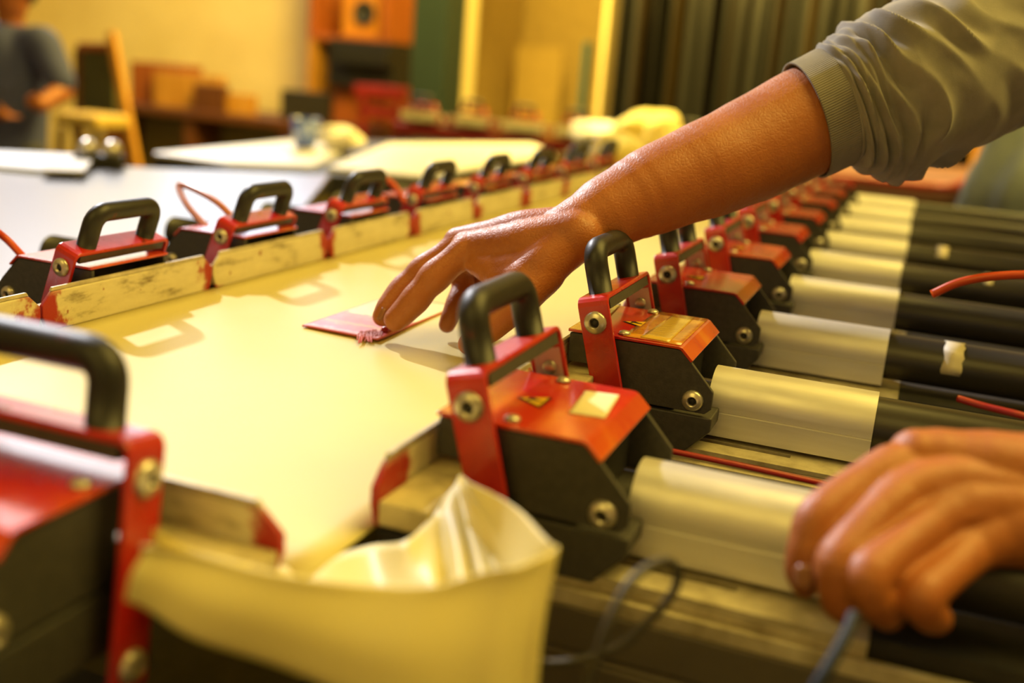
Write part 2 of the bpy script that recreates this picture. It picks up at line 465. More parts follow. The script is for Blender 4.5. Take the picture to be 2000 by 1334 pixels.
for i in range(9):
    c = clampR if i == 0 else copy_tree(clampR)
    c.location = (RX + (0 if i == 0 else random.uniform(-.002, .002)), RY0 + PITCH * i + offs[i] * .5, M)
    rightc.append(c)
    extra = {0: 'nearest right row clamp, square cream paper label on its red cover',
             1: 'second right row clamp, glossy orange glue on its cover, under the wrist',
             2: 'third right row clamp, black handle legs just under the forearm',
             8: 'farthest red tension clamp of the right row, beside the end of the frame'}
    tag(c, extra.get(i, 'red and grey tension clamp, %s from the camera in the right row' % ordn[i]), 'clamp', 'tension clamps along the right edge of the mesh')
# paper label on the first cover, glue on the second
def patch(root, name, quad, m, z=.0511, t=.0004):
    rows = []
    N = 8
    for a in range(N + 1):
        r_ = []
        for b in range(N + 1):
            s_, t_ = a / N, b / N
            p = [(1 - s_) * ((1 - t_) * quad[0][k] + t_ * quad[1][k]) + s_ * ((1 - t_) * quad[3][k] + t_ * quad[2][k]) for k in (0, 1)]
            if a in (0, N): p[0] += random.uniform(-.0005, .0005)
            if b in (0, N): p[1] += random.uniform(-.0005, .0005)
            r_.append((p[0], p[1], z + random.uniform(0, .0001)))
        rows.append(r_)
    return MB().grid(rows).build(name, m, root, 0, 2, t)
pa = patch(rightc[0], 'paper_label', [(.069, .035), (.091, .039), (.096, -.012), (.074, -.015)], flat('cream_paper', 'e8dcae', .6))
pa['label'] = 'square cream paper label'
gl = MT('amber_glue', 'd08a1c', .12, 0, Coat_Weight=1.0, Coat_Roughness=.05)
gl.color(gl.ramp(gl.noise(60, 5, .6), [(.35, 'b85a10'), (.6, 'd8941e')])); gl.bump(gl.noise(150, 5, .7), .8, .0012)
gl2 = MT('yellow_glue', 'dcb43c', .12, 0, Coat_Weight=1.0, Coat_Roughness=.05); gl2.bump(gl2.noise(170, 5, .7), .9, .0012)
patch(rightc[1], 'glue_smear', [(.052, .054), (.097, .054), (.097, -.054), (.050, -.054)], gl.m)['label'] = 'orange glue smear'
patch(rightc[1], 'glue_smear', [(.068, .050), (.086, .050), (.087, -.052), (.064, -.050)], gl2.m, .0516)['label'] = 'glossy yellow glue smear'
patch(rightc[1], 'glue_smear', [(.008, .050), (.018, .054), (.022, .010), (.008, .000)], gl2.m, .0513)['label'] = 'yellow glue smear'
# tape on tubes
tape = MT('masking_tape', 'cfc4a8', .55, 0, Alpha=1.0).m
def tape_ring(root, x, w, a0=-70, a1=190, name='tape'):
    rows = []
    for k in range(25):
        a = math.radians(a0 + (a1 - a0) * k / 24)
        rows.append([(x + (w if e else -w) + .001 * math.sin(k * (1.3 + e)), .004 + .0236 * math.cos(a), -.002 + .0236 * math.sin(a)) for e in (0, 1)])
    o = MB().grid(rows).build(name, tape, root, 0, 2, .0005); o['label'] = 'strip of pale tape round the black tube'
tape_ring(rightc[2], .307, .009)
tape_ring(rightc[5], .300, .008, 20, 160)
tape_ring(rightc[4], .36, .005, 40, 150)

LX0, LY0, LP = -.668, .795, .2335
clampL = make_clamp(20, .10, -.012, .055, -.018)
leftc = []
for i in range(-1, 8):
    c = clampL if i == -1 else copy_tree(clampL)
    c.location = (LX0, LY0 + LP * i, M); c.rotation_euler = (0, 0, math.pi); c.scale = (.93, .93, .93)
    leftc.append(c)
    lab = 'red tension clamp with black handle, %s from the camera in the far left row' % ordn[i] if i >= 0 else 'clamp at the left edge, only its red stained jaw end in view'
    if i == 0: lab = 'nearest complete clamp of the left row, whole black handle in view'
    tag(c, lab, 'clamp', 'tension clamps along the left edge of the mesh')
FC = make_clamp(7.5, .2, -.009, .053)
FC.location = (-.380, .408, M - .001); FC.rotation_euler = (0, 0, -math.pi / 2)
tag(FC, 'large blurred red clamp with a black handle at the lower left, pulling towards the camera', 'clamp')

# support rails under the right row
def make_support():
    r = empty('support_rail')
    def slot_plate(x0, x1, sx0, sx1, y0, y1, sy0, sy1, z0, z1):
        b = MB(); b.box((x0, y0, z0), (sx0, y1, z1)); b.box((sx1, y0, z0), (x1, y1, z1))
        b.box((sx0, y0, z0), (sx1, sy0, z1)); b.box((sx0, sy1, z0), (sx1, y1, z1)); return b
    slot_plate(.06, .262, .10, .188, -.052, .048, -.030, -.023, -.034, -.0305).build('slotted_plate', MAT['alu_dirty'], r)
    MB().box((.05, -.0515, -.047), (.262, -.046, -.0345)).box((.05, -.058, -.050), (.60, -.052, -.040)).build('rail_edge', MAT['alu_dirty'], r, .0008)
    MB().prism([(-.060, -.050), (-.060, -.076), (-.056, -.078), (-.056, -.082), (-.060, -.084), (-.060, -.125), (.05, -.125), (.05, -.050)], 'x', -.02, .62).build('rail_body', flat('bronze_grey_aluminium', '6f675a', .4, .4), r, .001)
    MB().box((.262, -.046, -.046), (.60, .048, -.0305)).build('tube_bed', MAT['dark'], r)
    return r
sup = make_support()
for i in range(9):
    s_ = sup if i == 0 else copy_tree(sup)
    s_.location = (RX, RY0 + PITCH * i, M)
    tag(s_, ('slotted metal rail under the nearest silver sleeve of the right row' if i == 0 else 'slotted metal rail under the %s silver sleeve of the right row' % ordn[i]), 'rail', 'slotted rails under the right clamps')

# ---------------------------------------------------------------- mesh and its loose corner
sheet = MB()
xs = np.linspace(-.669, -.247, 22); ys = np.linspace(.412, 2.80, 60)
rows = []
for y in ys:
    row = []
    for x in xs:
        z = M + .0008
        d = math.hypot((x + .43), (y - .80)); z -= .0025 * math.exp(-(d / .10) ** 2)
        row.append((x, y, z))
    rows.append(row)
MBm = MB().grid(rows)
mesh_o = MBm.build('stretched_mesh', MAT['fabric'], None, 0, 2, .0006)
tag(mesh_o, 'wide pale yellow mesh fabric stretched flat between the rows of clamps', 'fabric')
# loose corner of the fabric: crease, valley, fold (band top), hem
cols = [ # crease(px,py,..), valley , band top , band bottom
 ((300, 1035, .455), (295, 1075, .470), (286, 1062, .432), (240, 1175, .430)),
 ((430, 1085, .470), (420, 1130, .480), (400, 1088, .440), (330, 1222, .434)),
 ((560, 1108, 0, 'z'), (560, 1160, .480), (560, 1118, .444), (450, 1276, .436)),
 ((640, 1086, 0, 'z'), (660, 1190, .490), (700, 1148, .445), (640, 1345, .436)),
 ((720, 1070, 0, 'z'), (740, 1200, .500), (830, 1146, .446), (800, 1380, .436)),
 ((790, 1056, 0, 'x'), (805, 1180, .505), (915, 1130, .448), (900, 1400, .440)),
 ((830, 1022, 0, 'x'), (850, 1170, .490), (985, 1111, .452), (960, 1410, .445)),
 ((862, 985, 0, 'x'), (880, 1175, .512), (1035, 1097, .458), (1005, 1410, .451)),
 ((880, 958, 0, 'x'), (915, 1170, .495), (1068, 1085, .463), (1030, 1395, .457)),
 ((890, 942, 0, 'x'), (945, 1165, .515), (1081, 1078, .468), (1040, 1385, .463)),
 ((893, 938, 0, 'x'), (960, 1160, .503), (1085, 1074, .474), (1046, 1370, .472)),
 ((895, 935, 0, 'x'), (975, 1150, .508), (1078, 1060, .482), (1048, 1350, .485)),
 ((897, 931, 0, 'x'), (985, 1130, .518), (1020, 1005, .512), (1030, 1300, .510)),
 ((898, 929, 0, 'x'), (945, 1040, .535), (950, 955, .542), (985, 1210, .540)),
 ((899, 928, 0, 'x'), (905, 945, .555), (902, 930, .560), (940, 1180, .556)),
]
rows = []
for c in cols:
    p = [atd(*q[:3]) if q[2] else None for q in c]
    p[0] = {'z': lambda q: atz(q[0], q[1], M + .0008), 'x': lambda q: atx(q[0], q[1], -.2125)}[c[0][3]](c[0]) if len(c[0]) > 3 else p[0]
    a, v, b, h = p
    m1 = (b + h) / 2 + Vector((0, -.004, 0))
    pts = [a, a.lerp(v, .5) + Vector((0, 0, -.002)), v, v.lerp(b, .55), b.lerp(v, .10), b, b.lerp(h, .12), m1, h]
    rows.append(catmull(pts, 4))
cols_n = len(rows[0])
fine = [catmull([rows[i][j] for i in range(len(rows))], 5) for j in range(cols_n)]
for a in range(len(fine)):            # slight undulation
    for b in range(len(fine[0])):
        t = b / len(fine[0])
        fine[a][b] = fine[a][b] + Vector((0, -1, 0)) * (.0022 * math.sin(b * .55 + a * .12) + .0015 * math.sin(b * .21 - a * .3))
o = MB().grid(fine).build('fabric_corner', MAT['fabric'], mesh_o, 0, 2, .0006)
o['label'] = 'loose folded corner of the yellow fabric hanging between the two nearest clamps'
# first strip joining the sheet to the right jaw
# ---------------------------------------------------------------- frame below
tag(MB().box((-.62, .45, M - .16), (-.30, 2.9, M - .12)).build('frame_bed', MAT['dark']), 'dark bed of the stretching frame below the yellow mesh', 'frame')
tag(MB().box((-1.25, -.05, M - .30), (.50, .36, M - .20)).box((-.32, .36, M - .30), (.50, 3.0, M - .14)).box((-1.2, .45, M - .30), (-.60, 2.9, M - .14)).build('frame_table', MAT['dark'], None, .004), 'dark steel table frame carrying the clamps', 'table')

# ================================================================ hands, arms
def capsule(mb, p, r1, q, r2, n=36, m=9):
    p, q = Vector(p), Vector(q); d = q - p
    t = d.normalized() if d.length > 1e-6 else Vector((0, 0, 1)); a = t.orthogonal().normalized(); b = t.cross(a)
    rows = []
    for k in range(m + 1):
        w = math.pi / 2 * (1 - k / m); rows.append((p - t * r1 * math.sin(w), max(r1 * math.cos(w), 1e-5)))
    for k in range(m + 1):
        w = math.pi / 2 * k / m; rows.append((q + t * r2 * math.sin(w), max(r2 * math.cos(w), 1e-5)))
    mb.grid([[c + (a * math.cos(2 * math.pi * k / n) + b * math.sin(2 * math.pi * k / n)) * rr for k in range(n)] for c, rr in rows], True, True)
def body(name, mat, caps, voxel=.0014, smooth=6, parent=None, extra=None):
    mb = MB()
    for c in caps: capsule(mb, *c)
    if extra: extra(mb)
    me = mb.mesh(name); o = bpy.data.objects.new(name, me); COL.objects.link(o)
    q = o.modifiers.new('r', 'REMESH'); q.mode = 'VOXEL'; q.voxel_size = voxel; q.use_smooth_shade = True
    q = o.modifiers.new('s', 'SMOOTH'); q.iterations = smooth; q.factor = .6
    dg = bpy.context.evaluated_depsgraph_get(); ev = o.evaluated_get(dg)
    me2 = bpy.data.meshes.new_from_object(ev, depsgraph=dg); me2.name = name
    o.modifiers.clear(); o.data = me2; me2.materials.clear(); me2.materials.append(mat)
    me2.polygons.foreach_set('use_smooth', [True] * len(me2.polygons))
    if parent: o.parent = parent
    return o
def chain(caps, pts):
    """pts: (px, py, depth, radius)"""
    P = [(atd(x, y, d), r) for x, y, d, r in pts]
    if len(P) > 2:
        C = catmull([p for p, _ in P], 4); R_ = []
        for k in range(len(P) - 1):
            for q in range(4): R_.append(P[k][1] + (P[k + 1][1] - P[k][1]) * (3 * (q / 4) ** 2 - 2 * (q / 4) ** 3))
        P = list(zip(C, R_ + [P[-1][1]]))
    for (a, ra), (b, rb) in zip(P, P[1:]): caps.append((a, ra, b, rb))
    return P
def nail(parent, p, n, t, w=.0055, l=.007):
    n = Vector(n).normalized(); t = Vector(t); t = (t - n * t.dot(n)).normalized(); s = n.cross(t)
    rows = []
    for i in range(7):
        u = -1 + 2 * i / 6; r_ = []
        for j in range(7):
            v = -1 + 2 * j / 6
            ww = w * math.sqrt(max(0, 1 - (abs(u) ** 3) * .75))
            r_.append(Vector(p) + t * u * l + s * v * ww - n * (v * v * .0022))
        rows.append(r_)
    return MB().grid(rows).build('fingernail', flat('fingernail', '96603c', .35), parent, 0, 2, .0006)

person = empty('person', (.75, 1.0, 0), 0, 'person in grey long sleeved shirt, one hand on the mesh, other gripping a tube', 'person')
def adopt(o, p):
    o.parent = p; o.matrix_parent_inverse = Matrix.Translation(-p.location)
    return o
# --- right hand reaching to the card
caps = []
D = .90
arm_pts = [(1760, 165, 1.00, .050), (1640, 208, .985, .0470), (1575, 238, .985, .0505), (1480, 287, .975, .0482), (1400, 323, .960, .0448), (1300, 362, .945, .0400),
           (1202, 408, .93, .0333), (1150, 438, .922, .0288), (1112, 456, .917, .0262)]
chain(caps, arm_pts)
# broaden the wrist and the palm: metacarpals, index nearest the camera
MC = {'index': [(1125, 462, .905, .0235), (1040, 474, .915, .0215), (970, 482, .93, .0180), (912, 484, .945, .0152)],
      'middle': [(1120, 450, .93, .0215), (1030, 452, .94, .0195), (950, 466, .96, .0160), (896, 474, .972, .0145)],
      'ring': [(1108, 448, .950, .020), (1030, 460, .965, .018), (960, 482, .985, .0150), (915, 498, .995, .013)],
      'little': [(1110, 460, .955, .018), (1040, 482, .985, .016), (985, 505, 1.01, .013), (950, 525, 1.015, .012)]}
for k, v in MC.items(): chain(caps, v)
chain(caps, [(1110, 470, .912, .0235), (1065, 505, .910, .0230), (1020, 530, .912, .0200), (975, 528, .922, .0165), (935, 510, .935, .0135)])
chain(caps, [(1100, 478, .905, .0220), (1060, 520, .900, .0210), (1030, 545, .898, .0190)])
chain(caps, [(1050, 480, .925, .022), (985, 500, .935, .019), (930, 498, .94, .015)])
chain(caps, [(1010, 545, .905, .0165), (975, 540, .915, .0125)])
idx = [(915, 487, .94, .0148), (880, 514, .94, .0130), (850, 540, .941, .0146), (830, 562, .942, .0126), (812, 584, .943, .0134), (790, 608, .946, .0120), (773, 624, .948, .0108)]
mid = [(898, 480, .97, .0145), (862, 503, .972, .0122), (828, 526, .974, .0134), (806, 545, .975, .0115), (785, 566, .975, .0124), (760, 598, .972, .0112), (747, 618, .972, .0095)]
rng = [(915, 500, .995, .013), (900, 530, 1.0, .0115), (905, 560, 1.0, .011), (893, 590, .99, .0105), (880, 618, .985, .0090), (873, 634, .985, .0080)]
lit = [(950, 525, 1.015, .012), (935, 555, 1.02, .0105), (925, 580, 1.02, .0098), (915, 610, 1.015, .0085)]
thb = [(1060, 530, .900, .020), (1030, 566, .892, .0175), (998, 600, .885, .0150), (965, 632, .883, .0132), (935, 655, .886, .0115), (915, 672, .890, .0092)]
for c in (idx, mid, rng, lit, thb): chain(caps, c)
# extensor tendons and knuckles
for a, b in (((1090, 440, .917), (915, 474, .940)), ((1090, 432, .942), (900, 466, .970))):
    capsule_pts = [(*a, .0045), (*b, .0045)]; chain(caps, capsule_pts)
rarm = body('right_arm', MAT['skin'], caps, .0014, 10)
rarm.name = 'arm'; adopt(rarm, person)
rarm['label'] = 'bare right forearm and hand, two fingertips pressing on the card'
p = atd(742, 612, .962); nl = nail(rarm, p, RC.T @ np.array([-.75, -.25, -.6]), RC.T @ np.array([-.5, .85, .1]), .0045, .006)
# --- left hand round the black tube
caps = []
chain(caps, [(2330, 1010, .57, .040), (2180, 1000, .568, .035), (2090, 990, .568, .030), (2010, 978, .570, .0255), (1930, 965, .574, .019), (1860, 955, .576, .013)])
chain(caps, [(2080, 950, .57, .028), (1960, 925, .575, .023), (1850, 905, .58, .019), (1790, 892, .58, .0155)])
chain(caps, [(2080, 1030, .567, .026), (1980, 1030, .564, .021), (1900, 1035, .560, .0175)])
hm = {'index': [(1990, 945, .575, .019), (1880, 918, .580, .0160), (1800, 905, .580, .0140), (1740, 915, .574, .0132)],
      'middle': [(1990, 972, .565, .019), (1880, 948, .566, .0160), (1810, 950, .562, .0140), (1760, 968, .557, .0134)],
      'ring': [(1990, 1000, .560, .019), (1900, 992, .558, .0160), (1850, 1005, .553, .0140), (1812, 1026, .547, .0132)],
      'little': [(1990, 1030, .555, .018), (1940, 1045, .553, .0155), (1890, 1075, .546, .0128)]}
for v in hm.values(): chain(caps, v)
chain(caps, [(1960, 950, .572, .018), (1860, 945, .575, .0165), (1800, 960, .572, .0145)])
chain(caps, [(1980, 990, .568, .020), (1900, 985, .570, .0175), (1850, 990, .566, .0150)])
chain(caps, [(1980, 1030, .566, .019), (1930, 1040, .566, .017), (1880, 1050, .562, .014)])
chain(caps, [(2000, 915, .578, .019), (1900, 900, .585, .0165), (1800, 890, .588, .013)])
fi = [(1740, 915, .574, .0132), (1668, 955, .563, .0112), (1600, 1008, .550, .0116), (1577, 1060, .546, .0098), (1568, 1110, .546, .0094), (1573, 1138, .548, .0080)]
fm = [(1760, 968, .557, .0134), (1700, 1020, .543, .0112), (1640, 1092, .529, .0118), (1634, 1135, .527, .0100), (1640, 1172, .530, .0096), (1650, 1190, .534, .0082)]
fr = [(1812, 1026, .547, .0132), (1758, 1070, .532, .0112), (1698, 1122, .518, .0118), (1700, 1158, .517, .0102), (1718, 1184, .523, .0096), (1734, 1200, .531, .0084)]
fl = [(1890, 1075, .546, .0128), (1848, 1118, .530, .0108), (1800, 1160, .516, .0112), (1804, 1184, .517, .0100), (1816, 1200, .523, .0094), (1828, 1208, .529, .0082)]
for c in (fi, fm, fr, fl): chain(caps, c)
chain(caps, [(1960, 930, .60, .019), (1880, 915, .615, .0165), (1800, 905, .625, .0135), (1740, 930, .635, .011)])    # thumb behind the tube
for a, b in (((2060, 935, .560), (1775, 962, .5500)), ((2060, 985, .552), (1830, 1018, .5415)), ((2060, 910, .572), (1775, 905, .5675))):
    chain(caps, [(*a, .0040), (*b, .0048)])
larm = body('left_arm', MAT['skin'], caps, .0012, 12)
larm.name = 'arm'; adopt(larm, person); larm['label'] = 'left hand gripping the black tube of the nearest clamp'
nail(larm, atd(1567, 1128, .531), RC.T @ np.array([-.55, -.1, -.85]), RC.T @ np.array([.15, 1, .1]), .005, .0062)
nail(larm, atd(1834, 1198, .5185), RC.T @ np.array([.35, -.1, -.9]), RC.T @ np.array([.7, .7, .1]), .0045, .0055)

# --- sleeve
st = [ # px top, py top, px bottom, py bottom, depth
 (1536, 130, 1611, 343, .985), (1560, 118, 1640, 330, .985), (1590, 102, 1668, 317, .985), (1612, 86, 1690, 326, .985),
 (1640, 66, 1716, 336, .988), (1668, 52, 1748, 342, .99), (1700, 30, 1780, 352, .993), (1740, 4, 1825, 330, .996),
 (1790, -18, 1880, 300, 1.0), (1850, -40, 1940, 268, 1.005), (1920, -65, 2010, 232, 1.01), (2010, -95, 2110, 190, 1.02),
 (2120, -140, 2240, 150, 1.05), (2280, -200, 2400, 110, 1.10)]
def interp(tab, t):
    k = min(int(t), len(tab) - 2); f = t - k
    return [tab[k][i] * (1 - f) + tab[k + 1][i] * f for i in range(len(tab[0]))]
def ridge(x): x = x % 1.0; return (1 - abs(2 * x - 1)) ** 1.6
rows = []; NS = 230; NP = 150
view = Vector(RC[2])
for i in range(NS + 1):
    t = (len(st) - 1) * i / NS
    tx, ty, bx, by, d = interp(st, t)
    T = atd(tx, ty, d); B = atd(bx, by, d); c = (T + B) / 2; r = (T - B).length / 2
    e1 = (T - B).normalized(); e2 = -view; e2 = (e2 - e1 * e2.dot(e1)).normalized()
    bun = min(max((t - 1.9) / .6, 0), 1) * (1 - .75 * min(max((t - 7) / 4, 0), 1))
    row = []
    for k in range(NP):
        a = 2 * math.pi * k / NP; ca, sa = math.cos(a), math.sin(a)
        nz = mnoise.noise(Vector((t * .35, ca * .9, sa * .9 + 3))); nz2 = mnoise.noise(Vector((t * .8 + 9, ca * 1.6, sa * 1.6)))
        # diagonal folds: they lean away from the cuff towards the underside
        ph = t * .95 - (1 - ca) * .95 + .25 * math.sin(2 * a + 1.0) + .9 * nz
        amp = .016 * max(.12, .55 + 1.3 * nz2) * bun
        tight = 1 - min(max((t - 2.5) / 3.0, 0), 1)
        ph2 = t * 1.9 - (1 - ca) * .8 + .8 * nz + .3 * nz2
        dr = amp * (ridge(ph) - .45) * (1 - .45 * tight) + .0055 * bun * tight * (ridge(ph2) - .45)
        dr += .004 * bun * math.sin(a * 2.0 - t * 1.1) * (1 - tight)
        lowsag = .0
        row.append(c + e1 * ca * (r + .0008 + dr) + e2 * sa * (r * 1.0 + .001 + dr))
    rows.append(row)
cut = int(NS * 2 / (len(st) - 1))
sl = MB().grid(rows[cut:], True, True).build('sleeve', MAT['shirt'], None, 0, 2, .0015); adopt(sl, person)
cuffrows = rows[:cut + 1]
cf = MB().grid(cuffrows, True, True).build('cuff', MAT['cuff'], sl, 0, 2, .0022)
uvl = cf.data.uv_layers.new(name='UVMap')
for pol in cf.data.polygons:
    for li in pol.loop_indices:
        vi = cf.data.loops[li].vertex_index; uvl.data[li].uv = (vi % NP / NP * 6.0 if False else (vi // NP) / 12, vi % NP / NP)
# torso, other sleeve and head, all to the right of the photograph
sh = []
def wc(a, ra, b, rb): sh.append((Vector(a), ra, Vector(b), rb))
wc((.95, 1.0, .95), .155, (.88, 1.0, 1.30), .155); wc((.80, 1.20, 1.45), .075, (.82, .82, 1.45), .075); wc((.88, 1.0, 1.3), .14, (.84, 1.0, 1.42), .12)
wc((.80, 1.20, 1.45), .075, tuple(atd(2250, -10, 1.09)), .062)
wc((.82, .82, 1.45), .075, (.66, .66, 1.22), .058); wc((.66, .66, 1.22), .058, tuple(atd(2420, 1020, .565)), .044)
torso = body('shirt', MAT['shirt'], sh, .012, 4); adopt(torso, person)
hd = [(Vector((.80, 1.0, 1.50)), .055, Vector((.74, 1.0, 1.58)), .055), (Vector((.70, 1.0, 1.62)), .078, Vector((.73, 1.0, 1.68)), .088),
      (Vector((.665, 1.0, 1.585)), .045, Vector((.69, 1.0, 1.60)), .06), (Vector((.622, 1.0, 1.635)), .012, Vector((.64, 1.0, 1.665)), .009)]
adopt(body('head', MAT['skin'], hd, .006, 4), person)
hr = [(Vector((.73, 1.0, 1.70)), .088, Vector((.77, 1.0, 1.66)), .085)]
adopt(body('hair', flat('dark_hair', '2a221a', .6), hr, .008, 3), person)
lg = [(Vector((.95, .91, .95)), .11, Vector((.97, .90, .5)), .075), (Vector((.97, .9, .5)), .07, Vector((.99, .9, .06)), .05), (Vector((.95, 1.09, .95)), .11, Vector((.97, 1.1, .5)), .075), (Vector((.97, 1.1, .5)), .07, Vector((.99, 1.1, .06)), .05),
      (Vector((.99, .9, .045)), .045, Vector((.86, .9, .04)), .04), (Vector((.99, 1.1, .045)), .045, Vector((.86, 1.1, .04)), .04)]
adopt(body('trousers', flat('dark_trousers', '33323a', .8), lg, .014, 3), person)

def face(parent, c, fwd, k=1.0):
    c = Vector(c); f = Vector(fwd).normalized(); sd = f.cross(Vector((0, 0, 1)))
    for sg in (-1, 1):
        mb = MB(); q = c + f * .078 * k + sd * sg * .030 * k + Vector((0, 0, .012 * k)); capsule(mb, q, .011 * k, q + f * .001, .011 * k, 16, 6)
        adopt(mb.build('eye', flat('eye_white', 'd8d0c0', .2)), parent)
        mb = MB(); q2 = q + f * .006 * k; capsule(mb, q2, .0062 * k, q2 + f * .001, .0062 * k, 12, 5)
        adopt(mb.build('iris', flat('dark_iris', '1a120c', .2)), parent)
        mb = MB(); q = c + sd * sg * .086 * k - f * .005 + Vector((0, 0, -.005)); capsule(mb, q + Vector((0, 0, .018 * k)), .011 * k, q - Vector((0, 0, .015 * k)), .008 * k, 14, 6)
        adopt(mb.build('ear', MAT['skin']), parent)
    mb = MB(); q = c + f * .080 * k - Vector((0, 0, .048 * k)); capsule(mb, q - sd * .018 * k, .005 * k, q + sd * .018 * k, .005 * k, 12, 4)
    adopt(mb.build('mouth', flat('lips', '8a4030', .4)), parent)
face(person, (.715, 1.0, 1.65), (-1, 0, 0))

# ---------------------------------------------------------------- card under the fingertips
A, B, C_, D_ = atz(590, 636, M + .002), atz(738, 664, M + .002), atz(895, 598, M + .002), atz(760, 579, M + .002)
org = A
rows = []
N = 24
for i in range(N + 1):
    row = []
    for j in range(N + 1):
        u, v = i / N, j / N
        p = A.lerp(D_, u).lerp(B.lerp(C_, u), v); row.append(p - org)
    rows.append(row)
def card_mat():
    m = MT('clear_card', 'efe2b0', .42, 0, Coat_Weight=.15, Coat_Roughness=.2)
    q = m.n.new('ShaderNodeSeparateXYZ'); m.l.new(m.tc.outputs['UV'], q.inputs[0]); U, V = q.outputs[0], q.outputs[1]
    n = m.noise(14, 5, .65, m.coord(src='UV', scale=(1, .4, 1)))
    k = m.math('ADD', U, m.math('MULTIPLY', n, .22))
    c = m.ramp(k, [(.12, 'd8a0a8'), (.2, 'b83040'), (.27, 'c05a48'), (.32, 'c8884c'), (.36, 'c45050'), (.50, 'cf7a78'), (.545, 'cf7a78'), (.56, 'ecdfa6')])
    e = m.math('MINIMUM', m.math('MINIMUM', U, m.math('SUBTRACT', 1, U)), m.math('MINIMUM', V, m.math('SUBTRACT', 1, V)))
    c = m.mix(m.ramp(e, [(.018, 1.), (.03, 0.)]), c, 'c0504a')
    m.color(c); m.bump(n, .5, .001); return m.m
cd = MB().grid(rows).build('plastic_card', card_mat(), None, 0, 2, .0012, loc=org)
uvl = cd.data.uv_layers.new(name='UVMap')
for pol in cd.data.polygons:
    for li in pol.loop_indices:
        vi = cd.data.loops[li].vertex_index; uvl.data[li].uv = (vi // (N + 1) / N, vi % (N + 1) / N)
tag(cd, 'thin card with red edges and pink glue smeared over one end, lying under the fingertips', 'card')
bm_ = MB()
for k in range(60):
    a = random.random(); b0 = atz(700 + 48 * a, 652 - 4 * a + random.uniform(-5, 5), M + .002)
    b1 = atz(700 + 45 * a + random.uniform(-9, 5), 668 + random.uniform(-7, 4) - 6 * a, M + .0015)
    bm_.tube([b0 - org, (b0 + b1) / 2 - org + Vector((0, 0, .0015)), b1 - org], [.0010, .0008, .0003], 4)
br = bm_.build('bristles', flat('glue_stained_bristle', 'b84412', .5), cd); br['kind'] = 'stuff'; br['label'] = 'orange red bristles'
p0, p1 = atz(752, 645, M + .004) - org, atz(785, 632, M + .004) - org
capsule(bm2 := MB(), p0, .004, p1, .003, 10, 4)
bm2.build('glue_blob', flat('wet_red_glue', 'a01014', .15), cd)

# ---------------------------------------------------------------- cords and hoses
def cord(name, pts, r, m, label, cat='cable', n=10):
    P = [atd(*p) for p in pts]; o0 = P[0].copy()
    return tag(MB().tube(catmull([p - o0 for p in P], 10), r, n).build(name, m, None, loc=o0), label, cat)
cord('cable', [(1080, 1700, .50), (1110, 1500, .48), (1140, 1360, .48), (1165, 1290, .475), (1190, 1215, .47), (1225, 1145, .475), (1265, 1108, .485), (1305, 1096, .50), (1325, 1120, .51), (1310, 1165, .515), (1265, 1215, .52), (1210, 1262, .525), (1130, 1290, .53), (1040, 1296, .535), (900, 1290, .55)],
     .0022, flat('grey_cable', '47433a', .6), 'thin grey cable looping up beside the nearest clamp')
cord('air_hose', [(1400, 1700, .50), (1520, 1480, .47), (1590, 1350, .47), (1625, 1290, .475), (1655, 1235, .485), (1668, 1200, .495)], .0030, flat('blue_hose', '0a1830', .7), 'dark blue hose running down from under the gripping hand', 'hose')
cord('air_hose', [(1820, 575, .98), (1870, 553, .97), (1930, 541, .96), (2010, 537, .95), (2120, 545, .93), (2260, 590, .90), (2400, 700, .88), (2500, 900, .88)], .0040, flat('red_hose', 'd04a1c', .35), 'orange red hose curving over the black tubes at the right', 'hose')
cord('air_hose', [(1300, 879, .78), (1440, 908, .77), (1640, 952, .76)], .0022, flat('dark_red_hose', '9c1812', .35), 'dark red hose between the two nearest silver sleeves', 'hose')
cord('air_hose', [(1870, 778, .76), (1920, 793, .75), (2010, 816, .73), (2150, 860, .72), (2400, 960, .70)], .0025, flat('dark_red_hose', '9c1812', .35), 'red hose passing under the black tube at the right edge', 'hose')
pk = flat('pink_hose', 'd58a72', .3)
cord('air_hose', [(480, 455, 1.20), (430, 400, 1.22), (385, 372, 1.25), (350, 362, 1.28), (365, 400, 1.25), (400, 440, 1.22), (425, 470, 1.20)], .004, pk, 'pale pink hose looped up behind the second left clamp', 'hose')
cord('air_hose', [(-420, 460, .96), (-250, 400, .96), (-120, 395, .97), (-40, 430, .98), (10, 465, 1.0), (50, 505, 1.0), (90, 530, 1.0)], .0035, flat('red_hose', 'd04a1c', .35), 'red hose at the left edge of the photograph running into the nearest left clamp', 'hose')
cord('air_hose', [(690, 345, 1.55), (730, 342, 1.55), (765, 358, 1.55), (790, 395, 1.55)], .0045, flat('red_hose', 'd04a1c', .35), 'red hose arching between the third and fourth left clamps', 'hose')
